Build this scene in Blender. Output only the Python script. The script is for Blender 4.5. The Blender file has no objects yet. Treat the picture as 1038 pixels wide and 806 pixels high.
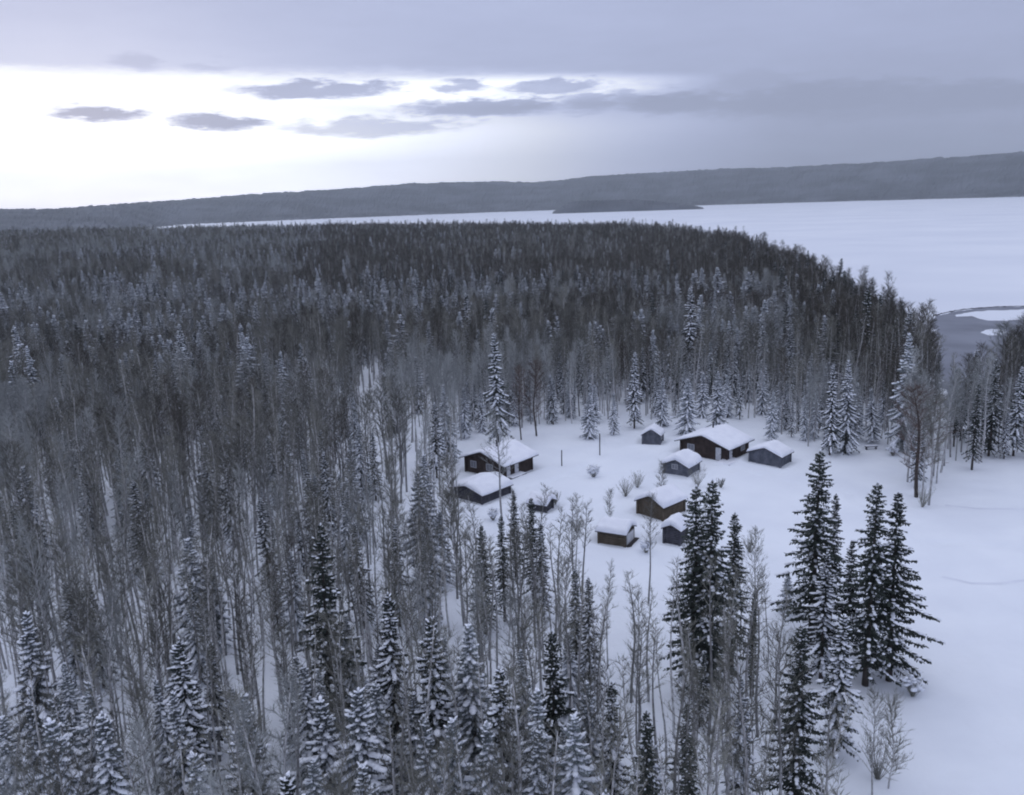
import bpy, math, random
import numpy as np
from mathutils import Vector, Matrix, Euler

R = math.radians
scene = bpy.context.scene
COL = scene.collection

# ------------------------------------------------------------------ camera
PW, PH = 1038.0, 806.0
FPX = 899.0
CAM_H, PITCH, ROLL = 40.0, R(12.4), R(1.85)
f_ = Vector((0, math.cos(PITCH), -math.sin(PITCH)))
r_ = Vector((1, 0, 0))
u_ = r_.cross(f_)
rr = r_ * math.cos(ROLL) - u_ * math.sin(ROLL)
uu = u_ * math.cos(ROLL) + r_ * math.sin(ROLL)
cam_d = bpy.data.cameras.new('camera')
cam = bpy.data.objects.new('camera', cam_d)
COL.objects.link(cam)
cam_d.sensor_width = 36
cam_d.lens = 36 * FPX / PW
cam_d.clip_start = 0.5
cam_d.clip_end = 30000
m = Matrix((rr, uu, -f_)).transposed().to_4x4()
m.translation = Vector((0, 0, CAM_H))
cam.matrix_world = m
scene.camera = cam
CAMP = Vector((0, 0, CAM_H))


def ray(px, py):
    return (f_ * FPX + rr * (px - PW / 2) - uu * (py - PH / 2)).normalized()


def on_plane(px, py, z=0.0):
    d = ray(px, py)
    t = (z - CAM_H) / d.z
    return CAMP + d * t


def proj(p):
    v = Vector(p) - CAMP
    k = v.dot(f_)
    return PW / 2 + FPX * v.dot(rr) / k, PH / 2 - FPX * v.dot(uu) / k


def proj_np(x, y, z):
    vx, vy, vz = x, y, z - CAM_H
    k = vx * f_.x + vy * f_.y + vz * f_.z
    k = np.where(k < 1, 1, k)
    a = vx * rr.x + vy * rr.y + vz * rr.z
    b = vx * uu.x + vy * uu.y + vz * uu.z
    return PW / 2 + FPX * a / k, PH / 2 - FPX * b / k


def azel(px, py):
    d = ray(px, py)
    return math.atan2(d.x, d.y), math.asin(d.z)


# ------------------------------------------------------------------ world
SUN_AZ, SUN_EL = azel(40, 60)[0], R(9)
world = bpy.data.worlds.new('World')
scene.world = world
world.use_nodes = True
wn, wl = world.node_tree.nodes, world.node_tree.links
wn.clear()


class S:
    """socket wrapper for node arithmetic"""
    def __init__(s, sock, tree): s.s, s.t = sock, tree
    def _op(s, op, *o, clamp=False):
        n = s.t.nodes.new('ShaderNodeMath'); n.operation = op; n.use_clamp = clamp
        s.t.links.new(s.s, n.inputs[0])
        for i, q in enumerate(o):
            if isinstance(q, S): s.t.links.new(q.s, n.inputs[i + 1])
            else: n.inputs[i + 1].default_value = q
        return S(n.outputs[0], s.t)
    def __add__(s, o): return s._op('ADD', o)
    def __sub__(s, o): return s._op('SUBTRACT', o)
    def __mul__(s, o): return s._op('MULTIPLY', o)
    def __truediv__(s, o): return s._op('DIVIDE', o)
    def max(s, o): return s._op('MAXIMUM', o)
    def min(s, o): return s._op('MINIMUM', o)
    def step(s, a, b, o0=0.0, o1=1.0):
        n = s.t.nodes.new('ShaderNodeMapRange'); n.interpolation_type = 'SMOOTHSTEP'
        s.t.links.new(s.s, n.inputs[0])
        for i, q in ((1, a), (2, b), (3, o0), (4, o1)): n.inputs[i].default_value = q
        return S(n.outputs[0], s.t)


def wnoise(vec, scale, detail, rough=0.55):
    n = wn.new('ShaderNodeTexNoise'); n.inputs['Scale'].default_value = scale
    n.inputs['Detail'].default_value = detail; n.inputs['Roughness'].default_value = rough
    wl.new(vec, n.inputs['Vector'])
    return S(n.outputs['Fac'], world.node_tree)


tc = wn.new('ShaderNodeTexCoord')
sep = wn.new('ShaderNodeSeparateXYZ')
wl.new(tc.outputs['Generated'], sep.inputs[0])
X, Y, Z = (S(sep.outputs[i], world.node_tree) for i in range(3))
az = X._op('ARCTAN2', Y)
el = Z._op('ARCSINE')
comb = wn.new('ShaderNodeCombineXYZ')
wl.new((az * 1.0).s, comb.inputs[0])
wl.new((el * 4.5).s, comb.inputs[1])
n1 = wnoise(comb.outputs[0], 7.0, 5, 0.6) - 0.5
n2 = wnoise(comb.outputs[0], 22.0, 4, 0.6) - 0.5
n4 = wnoise(comb.outputs[0], 55.0, 4, 0.65) - 0.5
n3 = wnoise(comb.outputs[0], 2.2, 3, 0.5) - 0.5

# overcast deck: brightness by elevation (CIE like: the zenith is brightest)
deck = el.step(R(-2), R(12), 0.42, 0.58) + el.step(R(10), R(60), 0.0, 0.42)
deck = deck + n3 * 0.13 + n1 * 0.09 + n2 * 0.03 + az.step(R(-30), R(30), 0.01, -0.05)
# bright opening low on the left
gtop = azel(120, 73)[1]
gap = (el + n1 * 0.014 + n2 * 0.010 + n4 * 0.008).step(gtop + 0.008, gtop - 0.010)
gap = gap * (az + n1 * 0.08).step(azel(640, 130)[0], azel(240, 130)[0])
glow_a, glow_e = azel(30, 130)
gd = ((az - glow_a) * (az - glow_a) * 0.55 + (el - glow_e) * (el - glow_e) * 9.0)._op('SQRT')
glow = gd.step(0.42, 0.02)
sa, se = azel(490, 92)
us = (az - sa) / (215 / FPX); vs = (el - se + n2 * 0.008) / (15 / FPX)
strip = (us * us + vs * vs)._op('SQRT').step(1.15, 0.35)
# pale low band under the deck to the right of the opening
lowband = (el + n1 * 0.008).step(azel(450, 115)[1] + 0.02, azel(450, 130)[1] - 0.01) * az.step(azel(840, 140)[0], azel(420, 140)[0])
bright = gap * (n1 * 0.7 + 0.66) + strip * (n2 * 1.2 + 0.80) + glow * 0.35 + lowband * 0.62
# individual small dark clouds
CLOUDS = [(100, 115, 42, 7, .9), (222, 124, 50, 8, .9), (325, 91, 82, 8, .85), (467, 87, 28, 6, .75),
          (490, 109, 80, 9, .8), (560, 89, 50, 7, .75), (597, 104, 28, 10, .6), (375, 129, 90, 9, .6),
          (830, 101, 120, 14, .75), (985, 98, 110, 13, .7), (690, 104, 60, 11, .75), (900, 112, 90, 8, .5), (765, 80, 38, 9, .3), (138, 64, 22, 9, .35),
          (212, 67, 22, 5, .25), (636, 96, 16, 5, .5)]
dark = None
for cx, cy, rx, ry, k in CLOUDS:
    a0, e0 = azel(cx, cy)
    uq = (az - a0 + n2 * 0.05 + n1 * 0.03) / (rx / FPX)
    vq = (el - e0 + n2 * 0.022 + n1 * 0.012) / (ry / FPX)
    q = ((uq * uq + vq * vq)._op('SQRT') + n2 * 0.55 + n4 * 0.9).step(1.30, 0.55) * k
    dark = q if dark is None else dark.max(q)
one = (dark * -1.0) + 1.0
lum = (deck + bright) * one + dark * 0.36
lum = lum.max(0.02)
tint = wn.new('ShaderNodeMix'); tint.data_type = 'RGBA'
tint.inputs[6].default_value = (0.875, 0.975, 1.41, 1)
tint.inputs[7].default_value = (0.94, 0.99, 1.16, 1)
wl.new(lum.step(0.5, 1.1).s, tint.inputs[0])
mul = wn.new('ShaderNodeVectorMath'); mul.operation = 'SCALE'
wl.new(tint.outputs[2], mul.inputs[0]); wl.new(lum.s, mul.inputs['Scale'])
bg_c = wn.new('ShaderNodeBackground'); wl.new(mul.outputs[0], bg_c.inputs[0]); bg_c.inputs[1].default_value = 1.0
sky = wn.new('ShaderNodeTexSky'); sky.sky_type = 'NISHITA'; sky.sun_disc = False
sky.sun_elevation = SUN_EL; sky.sun_rotation = SUN_AZ
bg_s = wn.new('ShaderNodeBackground'); wl.new(sky.outputs[0], bg_s.inputs[0]); bg_s.inputs[1].default_value = 0.06
mixw = wn.new('ShaderNodeMixShader'); mixw.inputs[0].default_value = 0.94
wl.new(bg_s.outputs[0], mixw.inputs[1]); wl.new(bg_c.outputs[0], mixw.inputs[2])
wo = wn.new('ShaderNodeOutputWorld'); wl.new(mixw.outputs[0], wo.inputs[0])

sd = bpy.data.lights.new('sun', 'SUN'); sd.energy = 0.5; sd.angle = R(25); sd.color = (1, .97, .93)
sun = bpy.data.objects.new('sun', sd); COL.objects.link(sun)
sdir = Vector((math.sin(SUN_AZ) * math.cos(SUN_EL), math.cos(SUN_AZ) * math.cos(SUN_EL), math.sin(SUN_EL)))
sun.rotation_euler = sdir.to_track_quat('Z', 'Y').to_euler()

vs_ = scene.view_settings
vs_.view_transform = 'Standard'; vs_.look = 'None'; vs_.gamma = 1.0; vs_.exposure = 0.0
vs_.use_curve_mapping = False
cy = scene.cycles
cy.max_bounces = 5; cy.diffuse_bounces = 3; cy.glossy_bounces = 2; cy.transmission_bounces = 2
cy.volume_bounces = 0; cy.transparent_max_bounces = 4
cy.caustics_reflective = False; cy.caustics_refractive = False
cy.use_denoising = True
cy.pixel_filter_type = 'BLACKMAN_HARRIS'; cy.filter_width = 2.0
HAZE = 1.12e-4

# ------------------------------------------------------------------ helpers
rng = np.random.default_rng(7)


def hash2(ix, iy, seed):
    h = (ix.astype(np.int64) * 374761393 + iy.astype(np.int64) * 668265263 + seed * 1442695041) & 0x7fffffff
    h = ((h ^ (h >> 13)) * 1274126177) & 0x7fffffff
    return ((h ^ (h >> 16)) & 0xffff) / 65535.0


def vnoise(x, y, scale, seed=0, oct=3):
    x = np.asarray(x, float); y = np.asarray(y, float)
    tot = 0; amp = 1; norm = 0; s = scale
    for o in range(oct):
        px, py = x / s, y / s
        ix, iy = np.floor(px), np.floor(py)
        fx, fy = px - ix, py - iy
        fx = fx * fx * (3 - 2 * fx); fy = fy * fy * (3 - 2 * fy)
        a = hash2(ix, iy, seed + o); b = hash2(ix + 1, iy, seed + o)
        c = hash2(ix, iy + 1, seed + o); d = hash2(ix + 1, iy + 1, seed + o)
        tot = tot + amp * ((a * (1 - fx) + b * fx) * (1 - fy) + (c * (1 - fx) + d * fx) * fy)
        norm += amp; amp *= .5; s *= .5
    return tot / norm


def sstep(a, b, x):
    t = np.clip((x - a) / (b - a), 0, 1)
    return t * t * (3 - 2 * t)


class MB:
    def __init__(s): s.v, s.f, s.mi = [], [], []
    def add(s, vs, fs, mi=0):
        b = len(s.v); s.v.extend(vs)
        s.f.extend([tuple(i + b for i in q) for q in fs]); s.mi.extend([mi] * len(fs))
    def box(s, x0, x1, y0, y1, z0, z1, mi=0):
        s.add([(x0, y0, z0), (x1, y0, z0), (x1, y1, z0), (x0, y1, z0), (x0, y0, z1), (x1, y0, z1), (x1, y1, z1), (x0, y1, z1)],
              [(3, 2, 1, 0), (4, 5, 6, 7), (0, 1, 5, 4), (1, 2, 6, 5), (2, 3, 7, 6), (3, 0, 4, 7)], mi)
    def tube(s, pts, rad, n=5, mi=0, cap=True):
        pts = [Vector(p) for p in pts]
        vs = []
        for i, p in enumerate(pts):
            t = (pts[min(i + 1, len(pts) - 1)] - pts[max(i - 1, 0)]).normalized()
            a = t.orthogonal().normalized() if abs(t.z) < .9 else Vector((1, 0, 0))
            b = t.cross(a).normalized(); a = b.cross(t)
            for k in range(n):
                q = 2 * math.pi * k / n
                vs.append(tuple(p + (a * math.cos(q) + b * math.sin(q)) * rad[i]))
        fs = []
        for i in range(len(pts) - 1):
            for k in range(n):
                fs.append((i * n + k, i * n + (k + 1) % n, (i + 1) * n + (k + 1) % n, (i + 1) * n + k))
        if cap:
            fs.append(tuple(range(n - 1, -1, -1))); fs.append(tuple((len(pts) - 1) * n + k for k in range(n)))
        s.add(vs, fs, mi)
    def mesh(s, name, mats, smooth=False):
        me = bpy.data.meshes.new(name)
        me.from_pydata(s.v, [], s.f)
        for mt in mats: me.materials.append(mt)
        if len(mats) > 1: me.polygons.foreach_set('material_index', np.array(s.mi, dtype=np.int32))
        if smooth: me.polygons.foreach_set('use_smooth', np.ones(len(s.f), dtype=bool))
        me.update()
        return me


def link(name, me, parent=None, loc=None, rot=None, scale=None):
    o = bpy.data.objects.new(name, me); COL.objects.link(o)
    if parent is not None: o.parent = parent
    if loc is not None: o.location = loc
    if rot is not None: o.rotation_euler = rot
    if scale is not None: o.scale = scale
    return o


def tag(o, label=None, cat=None, group=None, kind=None):
    if label: o['label'] = label
    if cat: o['category'] = cat
    if group: o['group'] = group
    if kind: o['kind'] = kind
    return o


# ------------------------------------------------------------------ materials
def mat(name, col, rough=0.85, col2=None, nscale=3.0, stretch=(1, 1, 1), bump=0.0, bscale=None, spec=0.2, objrand=0.0, lo=0.35, hi=0.65, sss=0):
    mt = bpy.data.materials.new(name); mt.use_nodes = True
    nt = mt.node_tree; b = nt.nodes['Principled BSDF']
    b.inputs['Roughness'].default_value = rough
    b.inputs['Specular IOR Level'].default_value = spec
    b.inputs['Base Color'].default_value = (*col, 1)
    out = None
    t = nt.nodes.new('ShaderNodeTexCoord'); mp = nt.nodes.new('ShaderNodeMapping')
    nt.links.new(t.outputs['Object'], mp.inputs[0]); mp.inputs['Scale'].default_value = stretch
    if col2 is not None:
        nz = nt.nodes.new('ShaderNodeTexNoise'); nz.inputs['Scale'].default_value = nscale; nz.inputs['Detail'].default_value = 4
        nt.links.new(mp.outputs[0], nz.inputs['Vector'])
        rp = nt.nodes.new('ShaderNodeMapRange'); rp.inputs[1].default_value = lo; rp.inputs[2].default_value = hi
        nt.links.new(nz.outputs[0], rp.inputs[0])
        mx = nt.nodes.new('ShaderNodeMix'); mx.data_type = 'RGBA'
        mx.inputs[6].default_value = (*col, 1); mx.inputs[7].default_value = (*col2, 1)
        nt.links.new(rp.outputs[0], mx.inputs[0]); out = mx.outputs[2]
    if objrand:
        oi = nt.nodes.new('ShaderNodeObjectInfo')
        rp = nt.nodes.new('ShaderNodeMapRange'); rp.inputs[3].default_value = 1 - objrand; rp.inputs[4].default_value = 1 + objrand
        nt.links.new(oi.outputs['Random'], rp.inputs[0])
        hs = nt.nodes.new('ShaderNodeHueSaturation'); nt.links.new(rp.outputs[0], hs.inputs['Value'])
        if out is not None: nt.links.new(out, hs.inputs['Color'])
        else: hs.inputs['Color'].default_value = (*col, 1)
        out = hs.outputs[0]
    if out is not None: nt.links.new(out, b.inputs['Base Color'])
    if bump:
        nb = nt.nodes.new('ShaderNodeTexNoise'); nb.inputs['Scale'].default_value = bscale or nscale; nb.inputs['Detail'].default_value = 5
        nt.links.new(mp.outputs[0], nb.inputs['Vector'])
        bp = nt.nodes.new('ShaderNodeBump'); bp.inputs['Strength'].default_value = bump; bp.inputs['Distance'].default_value = 0.3
        nt.links.new(nb.outputs[0], bp.inputs['Height']); nt.links.new(bp.outputs[0], b.inputs['Normal'])
    return mt


M_SNOW = mat('snow_ground', (.81, .845, .90), .75, (.75, .785, .85), .12, bump=.55, bscale=.45)
M_LAKE = mat('lake_snow', (.78, .81, .87), .7, (.70, .735, .81), .009, bump=.15, bscale=.08)
M_TSNOW = mat('tree_snow', (.82, .85, .92), .8)
M_RSNOW = mat('roof_snow', (.84, .86, .92), .75, (.78, .80, .87), .8, bump=.3, bscale=1.5)
M_BARK = mat('aspen_bark', (.50, .50, .51), .9, (.14, .135, .135), 2.5, (6, 6, 1), objrand=.45, lo=.4, hi=.7)
M_TWIG = mat('twig', (.200, .200, .180), .9, objrand=.5)
M_TWIGD = mat('dark_twig', (.105, .097, .084), .9, objrand=.3)
M_FROST = mat('frosted_twig', (.36, .375, .375), .9, objrand=.25)
M_FRAME = mat('grey_frame', (.38, .38, .41), .7)
M_TWIGR = mat('russet_twig', (.15, .112, .10), .9, objrand=.3)
M_SBARK = mat('spruce_bark', (.06, .05, .045), .95)
M_NEEDLE = mat('spruce_needles', (.030, .040, .035), .8, (.055, .066, .056), 1.2, objrand=.35)
M_NEEDLEF = mat('frosted_needles', (.12, .14, .145), .8, (.21, .235, .24), 1.0, objrand=.35)
M_HILL = mat('hill_forest', (.042, .048, .060), .95, (.105, .115, .14), .006, (1, 1, 3), lo=.40, hi=.68)

# ------------------------------------------------------------------ terrain
SH_AZ = [-180, -60, -10, 2, 8, 11.4, 13.8, 16.8, 19.1, 21.3, 23.2, 25.1, 27, 29, 30.5, 33, 40, 60, 100, 180]
SH_D = [1000, 1000, 960, 900, 840, 740, 610, 455, 350, 282, 236, 205, 165, 170, 200, 215, 230, 260, 300, 1000]


def shore_d(x, y):
    return np.interp(np.degrees(np.arctan2(x, y)), SH_AZ, SH_D)


CAMP_B = [((737, 468), 43, 8.2, 6.4), ((511, 486), 40, 7.6, 6.6), ((489, 511), 42, 5.6, 5.6), ((553, 519), 30, 2.3, 2.0), ((669, 450), 20, 2.9, 2.7), ((697, 483), 36, 3.7, 3.9),
          ((791, 473), 42, 5.0, 3.4), ((672, 527), 46, 4.0, 4.6), ((633, 553), 28, 3.2, 2.8), ((689, 553), 35, 2.0, 2.0)]
BANKS = []
for (px_, py_), th_, a_, b_ in CAMP_B:
    c_ = on_plane(px_, py_, 0); t_ = R(th_)
    BANKS.append((c_.x - math.cos(t_) * a_ / 2 + math.sin(t_) * b_ / 2, c_.y + math.sin(t_) * a_ / 2 + math.cos(t_) * b_ / 2, t_, a_ / 2, b_ / 2))
PATHS = [[(742, 472), (715, 488), (640, 480), (575, 482), (532, 492)], [(715, 488), (706, 502), (690, 536)], [(742, 472), (770, 482), (797, 478)], [(640, 480), (664, 456)],
         [(640, 480), (600, 520), (560, 528)], [(770, 482), (860, 500), (930, 545), (1060, 556)], [(532, 492), (500, 520)], [(575, 482), (608, 462), (612, 446)]]
PATHS = [[(on_plane(*q).x, on_plane(*q).y) for q in p_] for p_ in PATHS]


def camp_snow(x, y):
    z = np.zeros_like(x)
    for cx_, cy_, t_, hx_, hy_ in BANKS:
        u = (x - cx_) * math.cos(t_) - (y - cy_) * math.sin(t_); v = (x - cx_) * math.sin(t_) + (y - cy_) * math.cos(t_)
        dd = np.maximum(np.abs(u) - hx_, np.abs(v) - hy_)
        z = z + (.28 * np.exp(-((dd - 1.6) / .8) ** 2) - .12 * np.exp(-((dd - .35) / .5) ** 2)) * (.3 + 1.2 * vnoise(x, y, 3, 44))
    cut = np.zeros_like(x)
    wx = x + (vnoise(x, y, 4, 51) - .5) * 2.4; wy = y + (vnoise(x, y, 4, 52) - .5) * 2.4
    for p_ in PATHS:
        for (x0, y0), (x1, y1) in zip(p_[:-1], p_[1:]):
            l2 = (x1 - x0) ** 2 + (y1 - y0) ** 2
            t = np.clip(((wx - x0) * (x1 - x0) + (wy - y0) * (y1 - y0)) / l2, 0, 1)
            dd = np.hypot(wx - x0 - t * (x1 - x0), wy - y0 - t * (y1 - y0))
            cut = np.maximum(cut, np.exp(-(dd / .55) ** 2) - .35 * np.exp(-((dd - 1.3) / .5) ** 2))
    return z - .24 * cut


def land_z(x, y):
    x = np.asarray(x, float); y = np.asarray(y, float)
    d = np.hypot(x, y); a = np.clip(np.degrees(np.arctan2(x, y)), -40, 40)
    hill = sstep(230, 880, d) * np.clip(7.5 - .28 * a, 0, 20)
    hill = hill * (y > 0)
    z = hill + (vnoise(x, y, 60, 3) - .5) * 1.6 * sstep(90, 260, d) + (vnoise(x, y, 9, 5) - .5) * .42 + (vnoise(x * .45, y, 2.6, 6, 2) - .5) * .12
    sd_ = shore_d(x, y)
    z = z + camp_snow(x, y)
    drop = sstep(-.04, .03, (d - sd_) / sd_)
    return z * (1 - drop) - 5.0 * drop


def axis(lo, hi, nlo, nhi, fine, grow):
    c = list(np.arange(nlo, nhi, fine)); s = fine
    while c[-1] < hi: s = min(s * grow, 14); c.append(c[-1] + s)
    s = fine
    while c[0] > lo: s = min(s * grow, 14); c.insert(0, c[0] - s)
    return np.array(c)


def grid_mesh(name, xs, ys, Zf, mt):
    gx, gy = np.meshgrid(xs, ys)
    gz = Zf(gx, gy)
    n, k = gx.shape
    me = bpy.data.meshes.new(name)
    idx = np.arange(n * k).reshape(n, k)
    q = np.stack([idx[:-1, :-1], idx[:-1, 1:], idx[1:, 1:], idx[1:, :-1]], -1).reshape(-1, 4)
    me.from_pydata(np.stack([gx, gy, gz], -1).reshape(-1, 3).tolist(), [], q.tolist())
    me.polygons.foreach_set('use_smooth', np.ones(len(q), dtype=bool))
    me.materials.append(mt); me.update()
    return me


xs = axis(-1150, 500, -20, 75, .5, 1.05)
ys = axis(-150, 1150, 55, 150, .5, 1.05)
tag(link('snow_ground', grid_mesh('snow_ground', xs, ys, land_z, M_SNOW)), 'snow covered land of the clearing and forest floor', kind='structure')

mb = MB()
L = 9000
N_ = 12
vs = [(-L + 2 * L * i / N_, -L + 2 * L * j / N_, -1.5) for j in range(N_ + 1) for i in range(N_ + 1)]
mb.add(vs, [(j * (N_ + 1) + i, j * (N_ + 1) + i + 1, (j + 1) * (N_ + 1) + i + 1, (j + 1) * (N_ + 1) + i) for j in range(N_) for i in range(N_)])
tag(link('frozen_lake', mb.mesh('frozen_lake', [M_LAKE])), 'wide white snow covered frozen lake', kind='structure')

# dark wet ice of the bay, its rim and the snow islands on it
M_WET = mat('wet_ice', (.11, .12, .15), .5, (.20, .215, .26), .05, spec=.3)
M_RIM = mat('shore_brush', (.07, .07, .085), .9)


def sheet(name, pix, z, mt, label, kind='structure'):
    raw = [on_plane(px, py, -1.5) for px, py in pix]; pts = []
    for i, p in enumerate(raw):
        q = raw[(i + 1) % len(raw)]; n = max(2, int((q - p).length / 1.2))
        for k in range(n):
            c = p.lerp(q, k / n); w = min(1.0, (q - p).length * .05)
            pts.append(Vector((c.x + (float(vnoise(c.x, c.y, 5, 61)) - .5) * 5 * w, c.y + (float(vnoise(c.x, c.y, 5, 62)) - .5) * 7 * w, 0)))
    b = MB(); b.add([(p.x, p.y, z) for p in pts], [tuple(range(len(pts)))])
    return tag(link(name, b.mesh(name, [mt])), label, kind=kind)


sheet('wet_ice', [(944, 324), (950, 319.5), (970, 315), (1000, 312), (1060, 311), (1110, 312), (1110, 420), (960, 420), (945, 350)], -1.494, M_WET, 'grey wet ice in the bay behind the trees')
sheet('snow_patch', [(967, 321), (975, 318), (1000, 314.5), (1040, 313.6), (1060, 323), (1012, 325), (1000, 325), (992, 323), (986, 320.5)], -1.488, M_LAKE, 'white snow patch inside the grey ice, along its far rim')
sheet('snow_patch', [(994, 337), (998, 334.5), (1006, 333.5), (1016, 334), (1022, 337), (1014, 340), (1002, 340)], -1.488, M_LAKE, 'small oval snow patch on the grey ice')
mb = MB()
rim = [(946, 320.5), (957, 317.5), (970, 314.8), (985, 313.2), (1005, 311.5), (1030, 310.6), (1070, 310), (1110, 311)]
pts = []
for i in range(len(rim) - 1):
    for t in np.linspace(0, 1, 9)[:-1]:
        pts.append(on_plane(rim[i][0] * (1 - t) + rim[i + 1][0] * t, rim[i][1] * (1 - t) + rim[i + 1][1] * t, -1.5))
mb.tube([(p.x, p.y + random.Random(i).uniform(-.4, .4), -1.5) for i, p in enumerate(pts)], [.16 + .22 * random.Random(i + 50).random() for i in range(len(pts))], 6)
tag(link('ice_ridge', mb.mesh('ice_ridge', [M_RIM], True)), 'dark curved ice ridge rimming the grey bay', kind='structure')

# far hills
SKY = [(-200, 218), (0, 213), (60, 212), (130, 207), (200, 202), (270, 197), (340, 193), (420, 187), (500, 185), (545, 186), (600, 180),
       (660, 176), (720, 173), (760, 172), (850, 168), (900, 165), (960, 161), (1038, 156), (1250, 150)]
sk = [azel(*p) for p in SKY]
sk_a = [q[0] for q in sk]; sk_e = [q[1] for q in sk]


def hill_mesh():
    A = np.linspace(R(-44), R(44), 900)
    T = np.linspace(0, 1, 26)
    vs = []
    for i, t in enumerate(T):
        d0 = np.interp(np.degrees(A), [-44, -23.5, -19.5, 0, 10, 30, 44], [1900, 2200, 3500, 4100, 4300, 4050, 4000])
        d1 = d0 + 1700
        d = d0 + (d1 - d0) * t + (vnoise(A * 600, A * 0 + 3, 14, 9) - .5) * 120
        h = CAM_H + d1 * np.tan(np.interp(A, sk_a, sk_e))
        prof = sstep(0, .85, t) if t < .85 else 1 - .5 * sstep(.85, 1.0, t)
        z = -3 + (h + 3) * prof
        z = z + (vnoise(A * 4000, A * 0 + t * 300, 30, 21) - .5) * 12 * sstep(0.02, .3, t) * (h / 200)
        z = z + (hash2(np.arange(len(A)), np.full(len(A), i), 4) - .5) * 7 * (0 < t)
        if t == 1: z = z * 0 - 5
        vs.append(np.stack([d * np.sin(A), d * np.cos(A), z], -1))
    V = np.concatenate(vs); n, k = len(T), len(A)
    idx = np.arange(n * k).reshape(n, k)
    q = np.stack([idx[:-1, :-1], idx[:-1, 1:], idx[1:, 1:], idx[1:, :-1]], -1).reshape(-1, 4)
    me = bpy.data.meshes.new('hills'); me.from_pydata(V.tolist(), [], q.tolist()); me.materials.append(M_HILL); me.update()
    return me


tag(link('hills', hill_mesh()), 'long low forested hills across the lake', kind='structure')


def peninsula_mesh():
    a0, a1 = azel(560, 214)[0], azel(714, 208)[0]
    A = np.linspace(a0, a1, 160)
    u = np.linspace(0, 1, 160)
    hh = 40 * np.minimum(1, np.minimum(u * 7, (1 - u) * 2.2)) ** .7
    vs = []
    T = np.linspace(0, 1, 12)
    for i, t in enumerate(T):
        d = 3050 + 500 * t + 60 * (vnoise(u * 100, u * 0, 12, 2) - .5)
        z = -2.5 + (hh + (hash2(np.arange(160), np.full(160, i), 8) - .5) * 5) * math.sin(math.pi * min(t * 1.3 + .02, 1)) ** .7 * (0 if t in (0, 1) else 1)
        vs.append(np.stack([d * np.sin(A), d * np.cos(A), z], -1))
    V = np.concatenate(vs); idx = np.arange(12 * 160).reshape(12, 160)
    q = np.stack([idx[:-1, :-1], idx[:-1, 1:], idx[1:, 1:], idx[1:, :-1]], -1).reshape(-1, 4)
    me = bpy.data.meshes.new('peninsula'); me.from_pydata(V.tolist(), [], q.tolist()); me.materials.append(M_HILL); me.update()
    return me


tag(link('peninsula', peninsula_mesh()), 'dark wooded peninsula reaching into the frozen lake', kind='structure')

# haze
mh = bpy.data.materials.new('haze'); mh.use_nodes = True
nt = mh.node_tree; nt.nodes.clear()
ov = nt.nodes.new('ShaderNodeOutputMaterial'); pv = nt.nodes.new('ShaderNodeVolumePrincipled')
pv.inputs['Color'].default_value = (.82, .90, .98, 1); pv.inputs['Density'].default_value = HAZE
pv.inputs['Anisotropy'].default_value = 0.2
nt.links.new(pv.outputs[0], ov.inputs['Volume'])
mb = MB(); mb.box(-8000, 8000, -1200, 8000, -7, 420)
tag(link('haze', mb.mesh('haze', [mh])), 'pale winter haze', kind='stuff')


# ------------------------------------------------------------------ cabins
def log_mat(name, c1, c2):
    mt = mat(name, c1, .9, c2, 2.0, (1, 1, .6))
    nt = mt.node_tree; b = nt.nodes['Principled BSDF']
    t = nt.nodes.new('ShaderNodeTexCoord'); w = nt.nodes.new('ShaderNodeTexWave'); w.bands_direction = 'Z'
    w.inputs['Scale'].default_value = 1.25; w.inputs['Distortion'].default_value = .4
    nt.links.new(t.outputs['Object'], w.inputs[0])
    bp = nt.nodes.new('ShaderNodeBump'); bp.inputs['Strength'].default_value = .9; bp.inputs['Distance'].default_value = .1
    nt.links.new(w.outputs[0], bp.inputs['Height']); nt.links.new(bp.outputs[0], b.inputs['Normal'])
    return mt


M_BROWN = log_mat('dark_brown_logs', (.044, .033, .030), (.075, .054, .048))
M_OLIVE = log_mat('weathered_brown_logs', (.085, .068, .050), (.13, .105, .08))
M_GREY = log_mat('weathered_grey_boards', (.10, .11, .135), (.17, .18, .22))
M_DKGREY = log_mat('dark_grey_boards', (.055, .055, .070), (.095, .095, .115))
M_TRIM = mat('dark_trim', (.04, .035, .035), .8)
M_WHITE = mat('white_paint', (.62, .63, .66), .6, (.5, .51, .55), 3)
M_GLASS = mat('window_glass', (.17, .18, .21), .15, spec=.5)
M_METAL = mat('stove_pipe', (.06, .06, .065), .5)


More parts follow.
